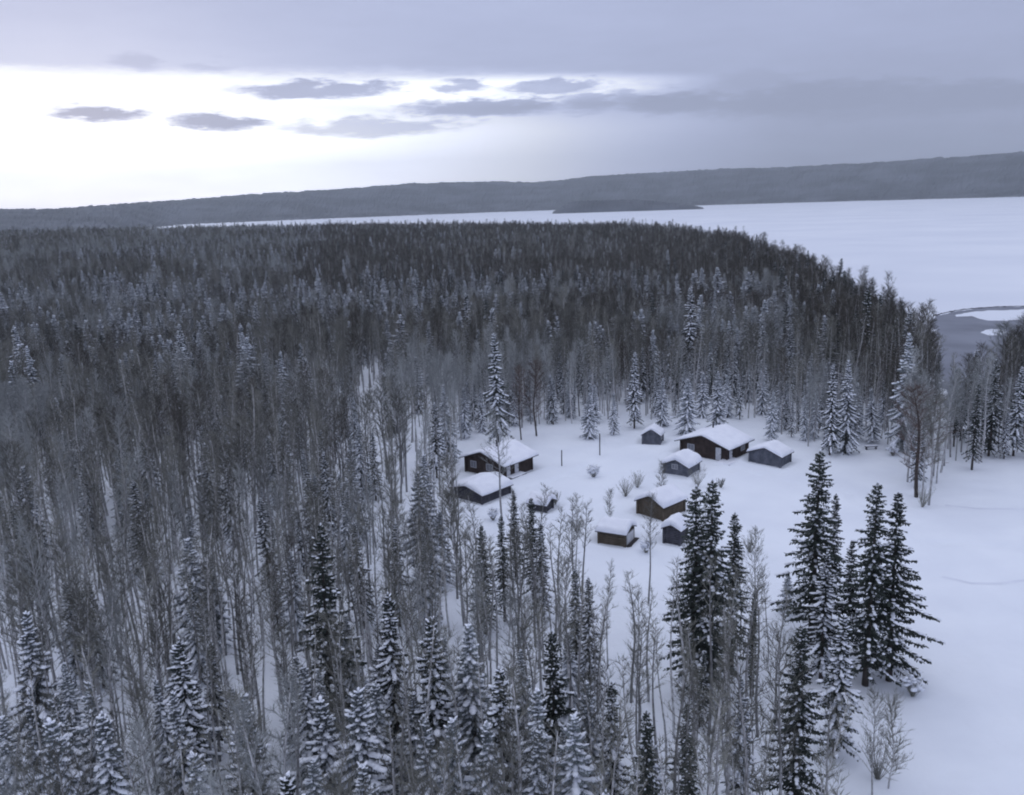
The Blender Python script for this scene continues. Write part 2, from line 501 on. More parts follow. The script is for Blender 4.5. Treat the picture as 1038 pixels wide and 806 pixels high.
def snow_slab(gw, gl, wh, rise, ov, th, seed):
    """snow lying on both roof pitches, rounded at its edges; local ridge along y"""
    nx, ny = 22, 16
    hx, hy = gw / 2 + ov, gl / 2 + ov
    u = np.sin(np.linspace(-1, 1, nx + 1) * math.pi / 2); v = np.sin(np.linspace(-1, 1, ny + 1) * math.pi / 2)
    U, V = np.meshgrid(u, v)
    Xb, Yb = U * hx, V * hy
    slope = rise / (gw / 2)
    base = wh + rise - np.abs(Xb) * slope + .16
    e = (1 - np.abs(U) ** 18) * (1 - np.abs(V) ** 18)
    n = vnoise(Xb + seed * 17, Yb + 40, 2.2, seed)
    n2_ = vnoise(Xb + seed * 31, Yb + 90, .9, seed + 7, 2)
    t = th * np.sqrt(np.clip(e, 0, 1)) * np.clip(.35 + .9 * n + .45 * n2_, .3, 1.5)
    ridge = -.18 * slope * np.exp(-(Xb / .35) ** 2)
    top = base + t + ridge
    jx = (vnoise(Yb, Xb * 0 + seed, 1.5, seed + 3) - .5) * .25 * (np.abs(U) > .97)
    Vt = np.stack([Xb * 1.01 + jx, Yb * 1.01, top], -1).reshape(-1, 3)
    Vb = np.stack([Xb, Yb, base - .02], -1).reshape(-1, 3)
    k = nx + 1; idx = np.arange(k * (ny + 1)).reshape(ny + 1, k); o = len(Vt)
    f = [tuple(q) for q in np.stack([idx[:-1, :-1], idx[:-1, 1:], idx[1:, 1:], idx[1:, :-1]], -1).reshape(-1, 4).tolist()]
    f += [tuple(q[::-1]) for q in (np.stack([idx[:-1, :-1], idx[:-1, 1:], idx[1:, 1:], idx[1:, :-1]], -1).reshape(-1, 4) + o).tolist()]
    ring = list(idx[0, :]) + list(idx[1:, -1]) + list(idx[-1, -2::-1]) + list(idx[-2:0:-1, 0])
    for i in range(len(ring)):
        a, b = int(ring[i]), int(ring[(i + 1) % len(ring)])
        f.append((a, a + o, b + o, b))
    b = MB(); b.add(Vt.tolist() + Vb.tolist(), f)
    return b


FOOT = []


def building(name, label, cat, near, th, gw, gl, wh, rise, wall, ov=.5, snow=.45, eave=False, seed=1, chimney=None, windows=(), doors=(), porch=None, group=None, pad=0):
    """near: photo pixel of the nearest ground corner; th: angle of the left wall; ridge along local y"""
    c = on_plane(near[0], near[1], 0)
    if not eave:
        rot = -th; corner = Vector((gw / 2, -gl / 2, 0))
    else:
        rot = math.pi / 2 - th; corner = Vector((-gw / 2, -gl / 2, 0))
    Rm = Matrix.Rotation(rot, 3, 'Z')
    loc = c - Rm @ corner
    z0 = float(land_z(loc.x, loc.y)) - (.05 if cat == 'cabin' else .15)
    loc.z = z0
    FOOT.append((loc.x, loc.y, max(gw, gl) * .75 + 1))
    root = bpy.data.objects.new(name, None); COL.objects.link(root)
    root.location = loc; root.rotation_euler = (0, 0, rot); root.empty_display_size = .5
    tag(root, label, cat, group)
    hx, hy = gw / 2, gl / 2
    b = MB()
    b.add([(-hx, -hy, -.5), (hx, -hy, -.5), (hx, hy, -.5), (-hx, hy, -.5), (-hx, -hy, wh), (hx, -hy, wh), (hx, hy, wh), (-hx, hy, wh), (0, -hy, wh + rise), (0, hy, wh + rise)],
          [(0, 1, 5, 8, 4), (2, 3, 7, 9, 6), (1, 2, 6, 5), (3, 0, 4, 7), (5, 6, 9, 8), (7, 4, 8, 9), (3, 2, 1, 0)])
    # crossing log ends at the corners
    for sx in (-1, 1):
        for sy in (-1, 1):
            b.box(sx * hx - .13, sx * hx + .13, sy * hy - .13 + sy * .06, sy * hy + .13 + sy * .06, -.4, wh - .05)
    link('wall', b.mesh('wall', [wall]), root)
    sl = rise / hx
    b = MB()
    for s in (-1, 1):
        x0, x1 = 0, s * (hx + ov)
        z_0, z_1 = wh + rise + .02, wh + rise + .02 - (hx + ov) * sl
        t = .12
        vs = [(x0, -hy - ov, z_0), (x1, -hy - ov, z_1), (x1, hy + ov, z_1), (x0, hy + ov, z_0),
              (x0, -hy - ov, z_0 + t), (x1, -hy - ov, z_1 + t), (x1, hy + ov, z_1 + t), (x0, hy + ov, z_0 + t)]
        fs = [(0, 1, 2, 3), (7, 6, 5, 4), (0, 4, 5, 1), (1, 5, 6, 2), (2, 6, 7, 3)]
        if s < 0: fs = [q[::-1] for q in fs]
        b.add(vs, fs)
    roof = link('roof', b.mesh('roof', [M_TRIM]), root)
    link('roof_snow', snow_slab(gw, gl, wh, rise, ov, snow, seed).mesh('roof_snow', [M_RSNOW], True), roof)
    if chimney:
        cx, cyy = chimney
        b = MB(); zz = wh + rise - abs(cx) * sl
        b.tube([(cx, cyy, zz - .2), (cx, cyy, zz + 1.35)], [.13, .13], 10)
        b.tube([(cx, cyy, zz + 1.37), (cx, cyy, zz + 1.45), (cx, cyy, zz + 1.60)], [.24, .24, .04], 10)
        link('chimney', b.mesh('chimney', [M_METAL]), roof)

    def on_wall(side, u, z, w, h, d, grow=0):
        # side 'g' front gable (y=-hy), 's' right side (x=+hx)  'l' left side
        b = MB()
        if side == 'g': b.box(u - w / 2 - grow, u + w / 2 + grow, -hy - d, -hy + .05, z - grow, z + h + grow)
        elif side == 's': b.box(hx - .05, hx + d, u - w / 2 - grow, u + w / 2 + grow, z - grow, z + h + grow)
        else: b.box(-hx - d, -hx + .05, u - w / 2 - grow, u + w / 2 + grow, z - grow, z + h + grow)
        return b
    for side, u, z, w, h in windows:
        p = link('window', on_wall(side, u, z, w, h, .05).mesh('window', [M_GLASS]), root)
        b = MB()
        q = .09
        for (uu0, zz0, ww, hh) in ((u, z - q, w + 2 * q, q), (u, z + h, w + 2 * q, q), (u - w / 2 - q / 2, z, q, h), (u + w / 2 + q / 2, z, q, h), (u, z + .002, .05, h - .004)):
            k = on_wall(side, uu0, zz0, ww, hh, .08); b.add(k.v, k.f)
        link('frame', b.mesh('frame', [M_FRAME]), p)
    for side, u, w, h in doors:
        p = link('door', on_wall(side, u, .12, w, h, .06).mesh('door', [M_WHITE]), root)
        link('handle', on_wall(side, u + w * .36, 1.0, .06, .14, .12).mesh('handle', [M_METAL]), p)
        k = on_wall(side, u, .12 + h, w + .2, .1, .09)
        for s in (-1, 1):
            j = on_wall(side, u + s * (w / 2 + .05), .12, .1, h, .09); k.add(j.v, j.f)
        link('frame', k.mesh('frame', [M_TRIM]), p)
    if porch:
        x0, x1, y0, y1 = porch
        b = MB(); b.box(x0, x1, y0, y1, -.3, .26)
        pp = link('porch_step', b.mesh('porch_step', [M_TRIM]), root)
        b = MB(); b.box(x0 + .08, x1 - .08, y0 + .08, y1 - .08, .262, .44)
        me = b.mesh('step_snow', [M_RSNOW])
        o = link('step_snow', me, pp)
        bv = o.modifiers.new('b', 'BEVEL'); bv.width = .08; bv.segments = 3
    return root


building('log_cabin', 'dark brown log cabin with stove pipe, the farther one, at the back of the clearing', 'cabin', (737, 468), R(43), 8.2, 6.4, 2.35, 1.35, M_BROWN,
         ov=.8, snow=.36, seed=2, chimney=(-.6, .6), windows=[('g', -2.3, .95, 1.1, .9), ('s', 1.6, .95, 1.1, .9)],
         doors=[('g', 2.6, .95, 2.0), ('s', -2.2, .95, 2.0)], porch=(3.2, 5.6, -5.2, -1.3), group='log cabins of the camp')
building('log_cabin', 'dark brown log cabin with stove pipe behind a low wide grey shed', 'cabin', (511, 486), R(40), 7.6, 6.6, 2.35, 1.35, M_BROWN,
         ov=.8, snow=.36, seed=5, chimney=(.5, -.9), windows=[('g', -2.2, .95, 1.0, .9), ('g', 1.0, .95, 1.1, .9)],
         doors=[('s', -.4, .95, 2.0), ('s', -2.3, .9, 2.0)], porch=(3.85, 5.2, -3.0, .4), group='log cabins of the camp')
building('shed', 'low dark grey shed with wide snowy roof in front of the left log cabin', 'shed', (489, 511), R(42), 5.6, 5.6, 1.45, .75, M_DKGREY, ov=.4, snow=.6, seed=3, group='outbuildings of the camp')
building('shed', 'tiny dark hut with thick snow on its roof below the left log cabin', 'shed', (553, 519), R(30), 2.0, 2.3, 1.2, .45, M_DKGREY, ov=.45, snow=.6, seed=4, eave=True, group='outbuildings of the camp')
building('shed', 'small grey gabled hut at the edge of the trees behind the camp', 'shed', (669, 450), R(20), 2.9, 2.7, 1.7, .95, M_GREY, ov=.3, snow=.35, seed=6, windows=[('s', 0, .8, .9, .7)], group='outbuildings of the camp')
building('shed', 'blue grey board shed under deep snow in front of the middle log cabin', 'shed', (697, 483), R(36), 3.7, 3.9, 1.5, .85, M_GREY, ov=.4, snow=.65, seed=7, windows=[('g', -.2, 1.0, .8, .6)], group='outbuildings of the camp')
building('shed', 'grey board shed with clean snowy roof at the right of the middle log cabin', 'shed', (791, 473), R(42), 5.0, 3.4, 1.75, .95, M_GREY, ov=.4, snow=.4, seed=8, group='outbuildings of the camp')
building('shed', 'weathered olive brown log shed beside the big dark spruces', 'shed', (672, 527), R(46), 4.0, 4.6, 1.9, 1.0, M_OLIVE, ov=.35, snow=.5, seed=9, group='outbuildings of the camp')
o9 = building('shed', 'brown log store with a white end wall and small deck, nearest in the camp', 'shed', (633, 553), R(28), 2.8, 3.2, 1.7, .55, M_OLIVE, ov=.4, snow=.55, seed=10, eave=True, group='outbuildings of the camp')
b = MB(); b.box(-1.0, 1.2, -1.75 - .06, -1.70, .15, 1.45)
tag(link('end_board', b.mesh('end_board', [M_WHITE]), o9), 'white painted end board')
b = MB(); b.box(-1.4, 1.6, -3.0, -1.85, .05, .25)
link('deck', b.mesh('deck', [M_TRIM]), o9)
building('shed', 'dark outhouse with a snow cap half hidden behind the big dark spruces', 'shed', (689, 553), R(35), 2.0, 2.0, 2.0, .5, M_DKGREY, ov=.3, snow=.65, seed=11, group='outbuildings of the camp')
building('shed', 'little snow roofed hut standing among the trees left of the clearing', 'shed', (404, 439), R(25), 2.6, 2.4, 1.5, .5, M_DKGREY, ov=.25, snow=.5, seed=12, group='outbuildings of the camp')

# ------------------------------------------------------------------ tree prototypes
ICO_V, ICO_F = [], []
_bm = __import__('bmesh').new()
__import__('bmesh').ops.create_icosphere(_bm, subdivisions=1, radius=1)
ICO_V = [v.co.copy() for v in _bm.verts]; ICO_F = [tuple(v.index for v in f.verts) for f in _bm.faces]
_bm.free()


def blade(b, p, q, w, side):
    """a thin tapered twig of two crossed sliver triangles"""
    d = (q - p); s = d.cross(side)
    if s.length < 1e-6: s = d.orthogonal()
    s = s.normalized() * w; t = d.cross(s).normalized() * w
    b.add([tuple(p + s), tuple(p - s), tuple(q), tuple(p + t), tuple(p - t)], [(0, 1, 2), (3, 4, 2)])


def aspen(seed, H, spread=1.0, start=.42, nb=34, lean=.25, dens=1.0):
    rd = random.Random(seed)
    tr, cr = MB(), MB()
    n = 9; pts = []; rad = []
    ax, ay = rd.uniform(-1, 1) * lean, rd.uniform(-1, 1) * lean
    ph = rd.uniform(0, 6)
    for i in range(n):
        t = i / (n - 1)
        pts.append(Vector((ax * t * t * 2 + .12 * math.sin(ph + t * 7), ay * t * t * 2 + .12 * math.cos(ph + t * 6), H * t * .97)))
        rad.append(.115 * (1 - t) ** .8 * (H / 14) + .014)
    pts[0].z = -.4
    tr.tube(pts, rad, 6)

    def at(t):
        k = t * (n - 1); i = min(int(k), n - 2)
        return pts[i].lerp(pts[i + 1], k - i)
    for k in range(nb):
        t = start + (1 - start) * (k + rd.random()) / nb
        p = at(t); a = k * 2.4 + rd.uniform(-.5, .5)
        rel = (t - start) / (1 - start)
        Lb = spread * (1.9 * (math.sin(math.pi * min(1, rel * .8 + .18)) ** .8)) * rd.uniform(.6, 1.15) * (H / 14)
        up = rd.uniform(.55, 1.1) + rel * .5
        d = Vector((math.cos(a), math.sin(a), up)).normalized()
        q1 = p + d * Lb * .5
        d2 = (d + Vector((0, 0, .35)) + Vector((rd.uniform(-.3, .3), rd.uniform(-.3, .3), 0))).normalized()
        q2 = q1 + d2 * Lb * .55
        cr.tube([p, q1, q2], [.030, .018, .006], 3, cap=False)
        for j in range(int(7 * dens)):
            s = rd.uniform(.2, 1)
            o = p.lerp(q1, s * 2) if s < .5 else q1.lerp(q2, s * 2 - 1)
            e = (d + Vector((rd.uniform(-1, 1), rd.uniform(-1, 1), rd.uniform(-.1, .9))) * .9).normalized()
            l = rd.uniform(.35, .85) * (.6 + .5 * spread)
            oe = o + e * l
            blade(cr, o, oe, .015, Vector((0, 0, 1)))
            for z in range(4):
                g = o.lerp(oe, rd.uniform(.3, 1))
                ee = (e + Vector((rd.uniform(-1, 1), rd.uniform(-1, 1), rd.uniform(-.3, .8)))).normalized()
                blade(cr, g, g + ee * rd.uniform(.2, .5), .011, Vector((1, 0, 0)))
    # a few dead stubs on the lower stem
    for k in range(7):
        p = at(rd.uniform(.12, start)); a = rd.uniform(0, 6.3)
        q = p + Vector((math.cos(a), math.sin(a), rd.uniform(-.2, .4))) * rd.uniform(.3, .8)
        blade(cr, p, q, .012, Vector((0, 0, 1)))
    return tr, cr


def spruce(seed, H, Rb, z0=.10, snow=.6, thin=.0, droop=.45, club=0):
    rd = random.Random(seed)
    tr, cr, sn = MB(), MB(), MB()
    bend = rd.uniform(-.25, .25)
    ax = lambda z: Vector((bend * (z / H) ** 2, bend * .5 * math.sin(z / H * 3), z))
    tr.tube([ax(-.4), ax(H * .25), ax(H * .6), ax(H * .995)], [.017 * H * .75 + .02, .0135 * H * .75, .008 * H * .75, .012], 7)
    z = H * z0
    while z < H * .985:
        t = (z - H * z0) / (H * (1 - z0))
        gap = (.40 * (1 - t) + .16) * (1 + thin)
        nb = 6 if t < .8 else 4
        a0 = rd.uniform(0, 6.3)
        lump = .8 + .4 * rd.random()
        for k in range(nb):
            if rd.random() < thin: continue
            a = a0 + k * 2 * math.pi / nb + rd.uniform(-.35, .35)
            prof = (1 - t) ** .98
            if club and t > .82: prof *= 1.15 + club * math.sin((t - .82) / .18 * math.pi)
            low = min(1, .62 + t * 2.2)
            L = (Rb * prof * low * rd.uniform(.42, 1.25) * lump) + .12
            h = Vector((math.cos(a), math.sin(a), 0)); sd_ = Vector((-h.y, h.x, 0))
            zz = z + rd.uniform(-.1, .1); base = ax(zz)
            up = .55 * max(0, t - .75) * 4 - droop * (1.15 - t)

            def pt(s):
                return base + h * (L * s) + Vector((0, 0, L * (up * s ** 1.25 + .16 * s ** 3)))
            K = max(3, int(L / .13))
            for i in range(K):
                s = (i + .6) / K
                p = pt(s); w = (.42 * (1 - s * .6) + .08) * min(1.15, .45 + L * .4)
                for sg in (-1, 1):
                    ln = w * rd.uniform(.7, 1.3)
                    d = (sd_ * sg * rd.uniform(.6, 1) + h * rd.uniform(.3, .9) + Vector((0, 0, rd.uniform(-.95, -.05)))).normalized()
                    q = p + d * ln
                    wv = (h * .6 + Vector((0, 0, rd.uniform(-.5, .7)))).normalized() * rd.uniform(.05, .10)
                    cr.add([tuple(p + wv * .4), tuple(p.lerp(q, .55) + wv), tuple(q), tuple(p.lerp(q, .5) - wv)], [(0, 1, 2, 3)])
                if rd.random() < .75:
                    q = p + Vector((rd.uniform(-.1, .1), rd.uniform(-.1, .1), -w * rd.uniform(.5, 1.1)))
                    wv = h * rd.uniform(.05, .11)
                    cr.add([tuple(p - wv), tuple(p + wv), tuple(q + wv * .4), tuple(q - wv * .4)], [(0, 1, 2, 3)])
            tip = pt(1.0) + h * .12
            cr.add([tuple(pt(.8) + sd_ * .05), tuple(pt(.8) - sd_ * .05), tuple(tip)], [(0, 1, 2)])
            # snow pillows lying on the bough
            s = rd.uniform(.25, .5)
            while s < 1.02:
                if rd.random() < snow:
                    p = pt(min(s, 1)) + Vector((0, 0, .07))
                    f = min(1, .4 + L * .5) * (.42 + .75 * snow) * (1.22 if snow > .75 else 1); a_, b_, c_ = rd.uniform(.12, .32) * f, (rd.uniform(.07, .17) + .03 * L) * f, rd.uniform(.04, .09) * f
                    sl = (pt(min(s + .1, 1.0)) - pt(min(s, 1.0) - .1)).normalized()
                    nrm = sl.cross(sd_).normalized()
                    vs = [tuple(p + sl * (v.x * a_) + sd_ * (v.y * b_) + nrm * (v.z * c_ * rd.uniform(.8, 1.2))) for v in ICO_V]
                    sn.add(vs, ICO_F)
                s += rd.uniform(.17, .34) / max(L, .6)
        z += gap * rd.uniform(.75, 1.2)
    # needle tuft and snow cap on the leader
    top = ax(H)
    for k in range(6):
        a = k * 1.05
        cr.add([tuple(top + Vector((0, 0, .15))), tuple(top + Vector((math.cos(a) * .09, math.sin(a) * .09, -.2))), tuple(top + Vector((math.cos(a + .6) * .12, math.sin(a + .6) * .12, -.35)))], [(0, 1, 2)])
    if snow > .3:
        sn.add([tuple(top + Vector((v.x * .06, v.y * .06, v.z * .16 - .02))) for v in ICO_V], ICO_F)
    return tr, cr, sn


class Kind:
    def __init__(s, H, parts): s.H, s.parts = H, parts     # parts: [(name, mesh)]


ASPEN, ASPEN_GN = [], []
for i, (H, sp, st, nb, ln, de) in enumerate([(14, 1.0, .42, 34, .3, 1), (15, .85, .5, 30, .5, 1), (13, 1.1, .38, 36, .2, 1), (14.5, .7, .55, 24, .7, .9), (12, 1.2, .35, 36, .4, 1), (14, .9, .45, 40, .3, 1.1),
                                              (14, .5, .62, 18, .35, .8), (13, .42, .66, 14, .6, .7), (13.5, .95, .40, 36, .3, 1.1), (12.5, .7, .45, 30, .5, 1), (14.5, .95, .40, 38, .3, 1.1), (13.5, .8, .45, 34, .4, 1.1)]):
    tr, cr = aspen(100 + i, H, sp, st, nb, ln, de)
    ASPEN.append(Kind(H, [('trunk', tr.mesh('aspen_trunk', [M_BARK], True)), ('crown', cr.mesh('aspen_crown', [M_TWIGD if i >= 10 else M_FROST if i >= 8 else M_TWIG]))]))
    j = MB(); j.add(tr.v, tr.f, 0); j.add(cr.v, cr.f, 1)
    ASPEN_GN.append(j.mesh('aspen', [M_BARK, M_TWIGD if i >= 10 else M_FROST if i >= 8 else M_TWIG]))
tr, cr = aspen(140, 12, 1.25, .25, 44, .3, 1.2)
RUSSET = Kind(12, [('trunk', tr.mesh('trunk', [M_SBARK], True)), ('crown', cr.mesh('russet_crown', [M_TWIGR]))])
tr, cr = aspen(151, 6, 1.3, .12, 30, .4, 1.0)
YOUNG = Kind(6, [('trunk', tr.mesh('trunk', [M_BARK], True)), ('crown', cr.mesh('young_crown', [M_TWIG]))])

tr, cr = aspen(171, 14, 1.35, .22, 60, .3, 2.2)
FROSTY = Kind(14, [('trunk', tr.mesh('trunk', [M_BARK], True)), ('crown', cr.mesh('frosty_crown', [M_FROST]))])

SPRUCE, SPRUCE_GN = [], []
for i, (H, Rb, z0, sn_, th, dr, cl) in enumerate([
        (14, 2.7, .06, .90, .08, .75, 0), (13, 2.3, .10, .95, .10, .80, 0), (15, 2.4, .14, .82, .10, .75, .2), (12, 2.8, .05, .97, .06, .70, 0),
        (18, 2.8, .13, .50, .15, .66, .3), (19, 2.3, .18, .46, .20, .74, .6), (17, 3.1, .10, .50, .18, .64, .2), (16, 2.1, .12, .80, .12, .75, .4)]):
    tr, cr, sn = spruce(200 + i, H, Rb, z0, sn_, th, dr, cl)
    SPRUCE.append(Kind(H, [('trunk', tr.mesh('spruce_trunk', [M_SBARK], True)), ('crown', cr.mesh('spruce_crown', [M_NEEDLEF if i in (0, 1, 3) else M_NEEDLE])), ('snow_clumps', sn.mesh('spruce_snow', [M_TSNOW], True))]))
    j = MB(); j.add(tr.v, tr.f, 0); j.add(cr.v, cr.f, 1); j.add(sn.v, sn.f, 2)
    SPRUCE_GN.append(j.mesh('spruce', [M_SBARK, M_NEEDLEF if i in (0, 1, 3) else M_NEEDLE, M_TSNOW]))
HEAVY = [0, 1, 2, 3, 7]
tr, cr, sn = spruce(231, 13, .5, .12, .2, .1, .6, 0)
SLIM = Kind(13, [('trunk', tr.mesh('trunk', [M_SBARK], True)), ('crown', cr.mesh('slim_crown', [M_NEEDLE])), ('snow_clumps', sn.mesh('slim_snow', [M_TSNOW], True))])

NSP = NAS = 0
TAKEN = []


def plant(kind, name, cat, P, H, rz, label, group=None, wide=1.0, tilt=(0, 0)):
    s = H / kind.H
    z = float(land_z(P.x, P.y))
    root = bpy.data.objects.new(name, None); COL.objects.link(root)
    root.location = (P.x, P.y, z); root.rotation_euler = (tilt[0], tilt[1], rz); root.scale = (s * wide, s * wide, s)
    root.empty_display_size = .3
    tag(root, label, cat, group)
    for nm, me in kind.parts: link(nm, me, root)
    TAKEN.append((P.x, P.y))
    return root


def height_for(P, py_top):
    lo, hi = .3, 40
    for _ in range(40):
        m_ = (lo + hi) / 2
        if proj((P.x, P.y, P.z + m_))[1] > py_top: lo = m_
        else: hi = m_
    return lo


def hero(kind, name, cat, base, py_top, label, group=None, wide=1.0, rz=None, tilt=(0, 0)):
    P = on_plane(base[0], base[1], 0)
    H = height_for(P, py_top)
    return plant(kind, name, cat, P, H, rz if rz is not None else base[0] * 1.7, label, group, wide, tilt)


def hero_top(kind, name, cat, top, H, label, group=None, wide=1.0):
    P = on_plane(top[0], top[1], H); P.z = 0
    return plant(kind, name, cat, P, H, top[0] * 1.3, label, group, wide)


GS = 'spruces standing out along the clearing'
GN_ = 'snowy spruces in the near forest'
sp = lambda i: SPRUCE[i]
n0 = len(bpy.data.objects)
HS = [  # kind, base, top, label, wide
    (sp(4), (822, 652), 456, 'tall dark spruce in the lower right, its spire reaching up to the grey shed', 1.15),
    (sp(5), (841, 632), 500, 'narrow dark spruce close behind the tall spire at the snowfield edge', .9),
    (sp(4), (877, 695), 489, 'dark spruce with a blunt top in the middle of the right hand clump', 1.0),
    (sp(6), (901, 690), 500, 'dark spruce with long drooping boughs over the open snowfield on the right', 1.1),
    (sp(2), (846, 768), 623, 'snow dusted spruce with bare lower stem in front of the right hand clump', 1.05),
    (sp(4), (803, 850), 633, 'large spruce with green crown at the bottom edge left of the right hand clump', 1.0),
    (sp(5), (703, 706), 492, 'dark spruce on the left of the three in front of the log shed', 1.2),
    (sp(4), (718, 712), 486, 'tallest dark spruce of the three in front of the log shed', 1.0),
    (sp(5), (741, 676), 520, 'shorter dark spruce on the right of the three in front of the log shed', 1.1),
    (sp(5), (858, 668), 548, 'lower dark spruce filling the gap between the tall spire and the blunt topped spruce', 1.1),
    (sp(7), (832, 690), 560, 'snow flecked spruce at the foot of the tall spire, half behind its neighbours', 1.1),
    (SLIM, (762, 706), 602, 'thin dead looking spruce among the leaning birches', 1.2),
    (sp(3), (798, 622), 580, 'little snow laden spruce alone between the two dark clumps', 1.0),
    (sp(7), (585, 700), 577, 'slim dark spruce with snow in the birches below the brown log store', .85),
    (sp(7), (598, 712), 585, 'second slim spruce just right of its twin in the birches below the log store', .8),
    (sp(2), (505, 452), 338, 'tall snowy spruce right behind the left log cabin', .95),
    (sp(1), (471, 444), 392, 'small snowy spruce at the left edge of the clearing behind the left cabin', 1.1),
    (sp(3), (597, 444), 399, 'bushy round snowy spruce at the back of the clearing left of the grey hut', 1.25),
    (sp(1), (622, 441), 398, 'slender snowy spruce between the bushy spruce and the grey hut', .95),
    (sp(2), (643, 434), 357, 'tall slender snowy spruce just behind the grey hut', 1.0),
    (sp(3), (671, 432), 384, 'dark snowy spruce over the roof of the small grey hut', 1.0),
    (sp(3), (696, 440), 384, 'wide snowy spruce behind the left end of the middle log cabin', 1.25),
    (sp(0), (727, 438), 377, 'wide snowy spruce close behind the roof of the middle log cabin', 1.15),
    (sp(2), (841, 461), 370, 'left one of the pair of tall snowy spruces right of the grey shed', .9),
    (sp(0), (857, 459), 365, 'right one of the pair of tall snowy spruces right of the grey shed', .85),
    (sp(2), (699, 388), 290, 'lone tall snowy spruce rising from the bare forest behind the camp', .9),
    (sp(1), (782, 446), 396, 'pale snowy spruce behind the right hand grey shed', 1.0),
    (sp(0), (916, 456), 338, 'snow clotted spruce behind the birch clump on the right', 1.0),
    (sp(5), (985, 476), 388, 'dark thin spruce at the far right in front of the bay', 1.0),
    (sp(6), (1002, 462), 364, 'broad dark spruce at the far right in front of the bay', 1.0),
    (sp(2), (1027, 462), 372, 'snow flecked spruce at the right picture edge above the snowfield', 1.0),
    (sp(6), (968, 440), 372, 'dark spruce behind the thin one at the far right', .8),
]
for k, base, top, lab, w in HS:
    hero(k, 'spruce', 'spruce', base, top, lab, GS, w * (1.2 if base[1] > 600 else 1.0)); NSP += 1
# near spruces whose feet are below the picture
HT = [((22, 622), 14, 0, 'tall snow covered spruce nearest the left picture edge'), ((50, 728), 13, 3, 'snow plastered spruce in the lower left corner, in front of the taller edge spruce'),
      ((99, 722), 13, 1, 'snow capped spruce at the bottom left, second clump from the corner'), ((181, 648), 14, 7, 'slim frosted spruce rising between trunks at the lower left'),
      ((245, 706), 13, 0, 'snowy spruce at the bottom edge below the pale trunks'), ((195, 764), 11, 3, 'low snow heaped spruce at the bottom edge left of the centre'),
      ((325, 706), 12, 3, 'left one of two bushy snow laden spruces at the bottom edge'), ((361, 700), 13, 3, 'right one of two bushy snow laden spruces at the bottom edge'),
      ((393, 600), 15, 7, 'slim tall spruce with white boughs left of the bottom centre'), ((436, 626), 15, 2, 'tall snowy spruce near the bottom centre'),
      ((478, 634), 14, 0, 'broad snowy spruce just right of the bottom centre spire'), ((431, 722), 12, 1, 'small snowy spruce in front of the bottom centre spire'),
      ((458, 730), 12, 3, 'drooping snow heavy spruce at the bottom centre'), ((494, 728), 12, 1, 'upright snowy spruce at the bottom edge right of the drooping one'),
      ((318, 770), 10, 3, 'lowest snow mounded spruce at the bottom edge below the two bushy ones'), ((322, 532), 17, 6, 'big dark spruce with ragged wide crown in the left forest'),
      ((506, 674), 14, 2, 'snow flecked spruce right of the bottom centre group'), ((545, 700), 13, 0, 'full snowy spruce at the bottom, left of the birch gap'),
      ((584, 726), 12, 3, 'bushy white spruce beside the snow gap at the bottom'), ((655, 718), 13, 5, 'dark spruce in the birches right of the snow gap at the bottom'),
      ((560, 640), 14, 4, 'dark green spruce above the bushy white one in the birches'), ((620, 690), 12, 7, 'narrow spruce standing beside the snow gap in the birches'),
      ((520, 496), 10, 5, 'dark spruce poking up right in front of the low wide grey shed'), ((538, 504), 11, 4, 'dark spruce below the tiny hut at the left of the clearing'),
      ((508, 522), 11, 5, 'lower dark spruce in the thicket before the low wide grey shed'), ((548, 530), 10, 7, 'snow flecked spruce at the right end of the thicket before the tiny hut'), ((488, 532), 11, 4, 'dark spruce at the left end of the thicket before the low wide shed'),
      ((700, 742), 11, 5, 'short dark spruce at the bottom between the birches and the green spruce')]
for top, H, i, lab in HT:
    hero_top(sp(i), 'spruce', 'spruce', top, H, lab, GN_, 1.1); NSP += 1

GB = 'bare trees standing out along the clearing'
HB = [
    (RUSSET, (930, 503), 392, 'brownish bare tree of the clump at the edge of the right snowfield', 1.9),
    (ASPEN[4], (941, 512), 398, 'pale bare birch with a bushy foot at the edge of the right snowfield', 1.1),
    (FROSTY, (921, 488), 380, 'frosted bare birch at the left of the clump by the right snowfield', 1.1),
    (ASPEN[0], (950, 490), 402, 'thin bare birch at the right of the clump by the right snowfield', 1.0),
    (RUSSET, (543, 442), 366, 'brownish bare tree at the back of the clearing behind the left cabin', 1.5),
    (RUSSET, (528, 446), 372, 'brown bare tree between the tall snowy spruce and the brownish tree', 1.0),
    (ASPEN[4], (884, 806), 704, 'small bare birch at the bottom right beside the snowfield', 1.0),
    (YOUNG, (902, 800), 716, 'bushy bare sapling nearest the open snow at the bottom right', 1.0),
    (ASPEN[0], (764, 655), 538, 'slender bare birch with forked top between the two dark spruce clumps', 1.0),
    (ASPEN[1], (658, 612), 500, 'dark thin leaning birch in front of the brown log store', 1.0),
    (YOUNG, (617, 529), 498, 'bare young tree behind the brown log store', 1.0),
    (YOUNG, (671, 508), 470, 'bare young tree rising behind the olive brown log shed', 1.0),
    (FROSTY, (1034, 384), 294, 'feathery frosted bare tree at the right picture edge beside the bay', 1.6),
    (FROSTY, (1013, 390), 303, 'bushy frosted bare tree beside the bay, left of the feathery edge tree', 1.6),
    (ASPEN[0], (750, 660), 560, 'tall thin birch right beside the three dark spruces', .9),
    (ASPEN[3], (778, 672), 575, 'slim bare birch left of the tall dark spire', .9),
]
for k, base, top, lab, w in HB:
    hero(k, 'bare_tree', 'bare tree', base, top, lab, GB, w); NAS += 1


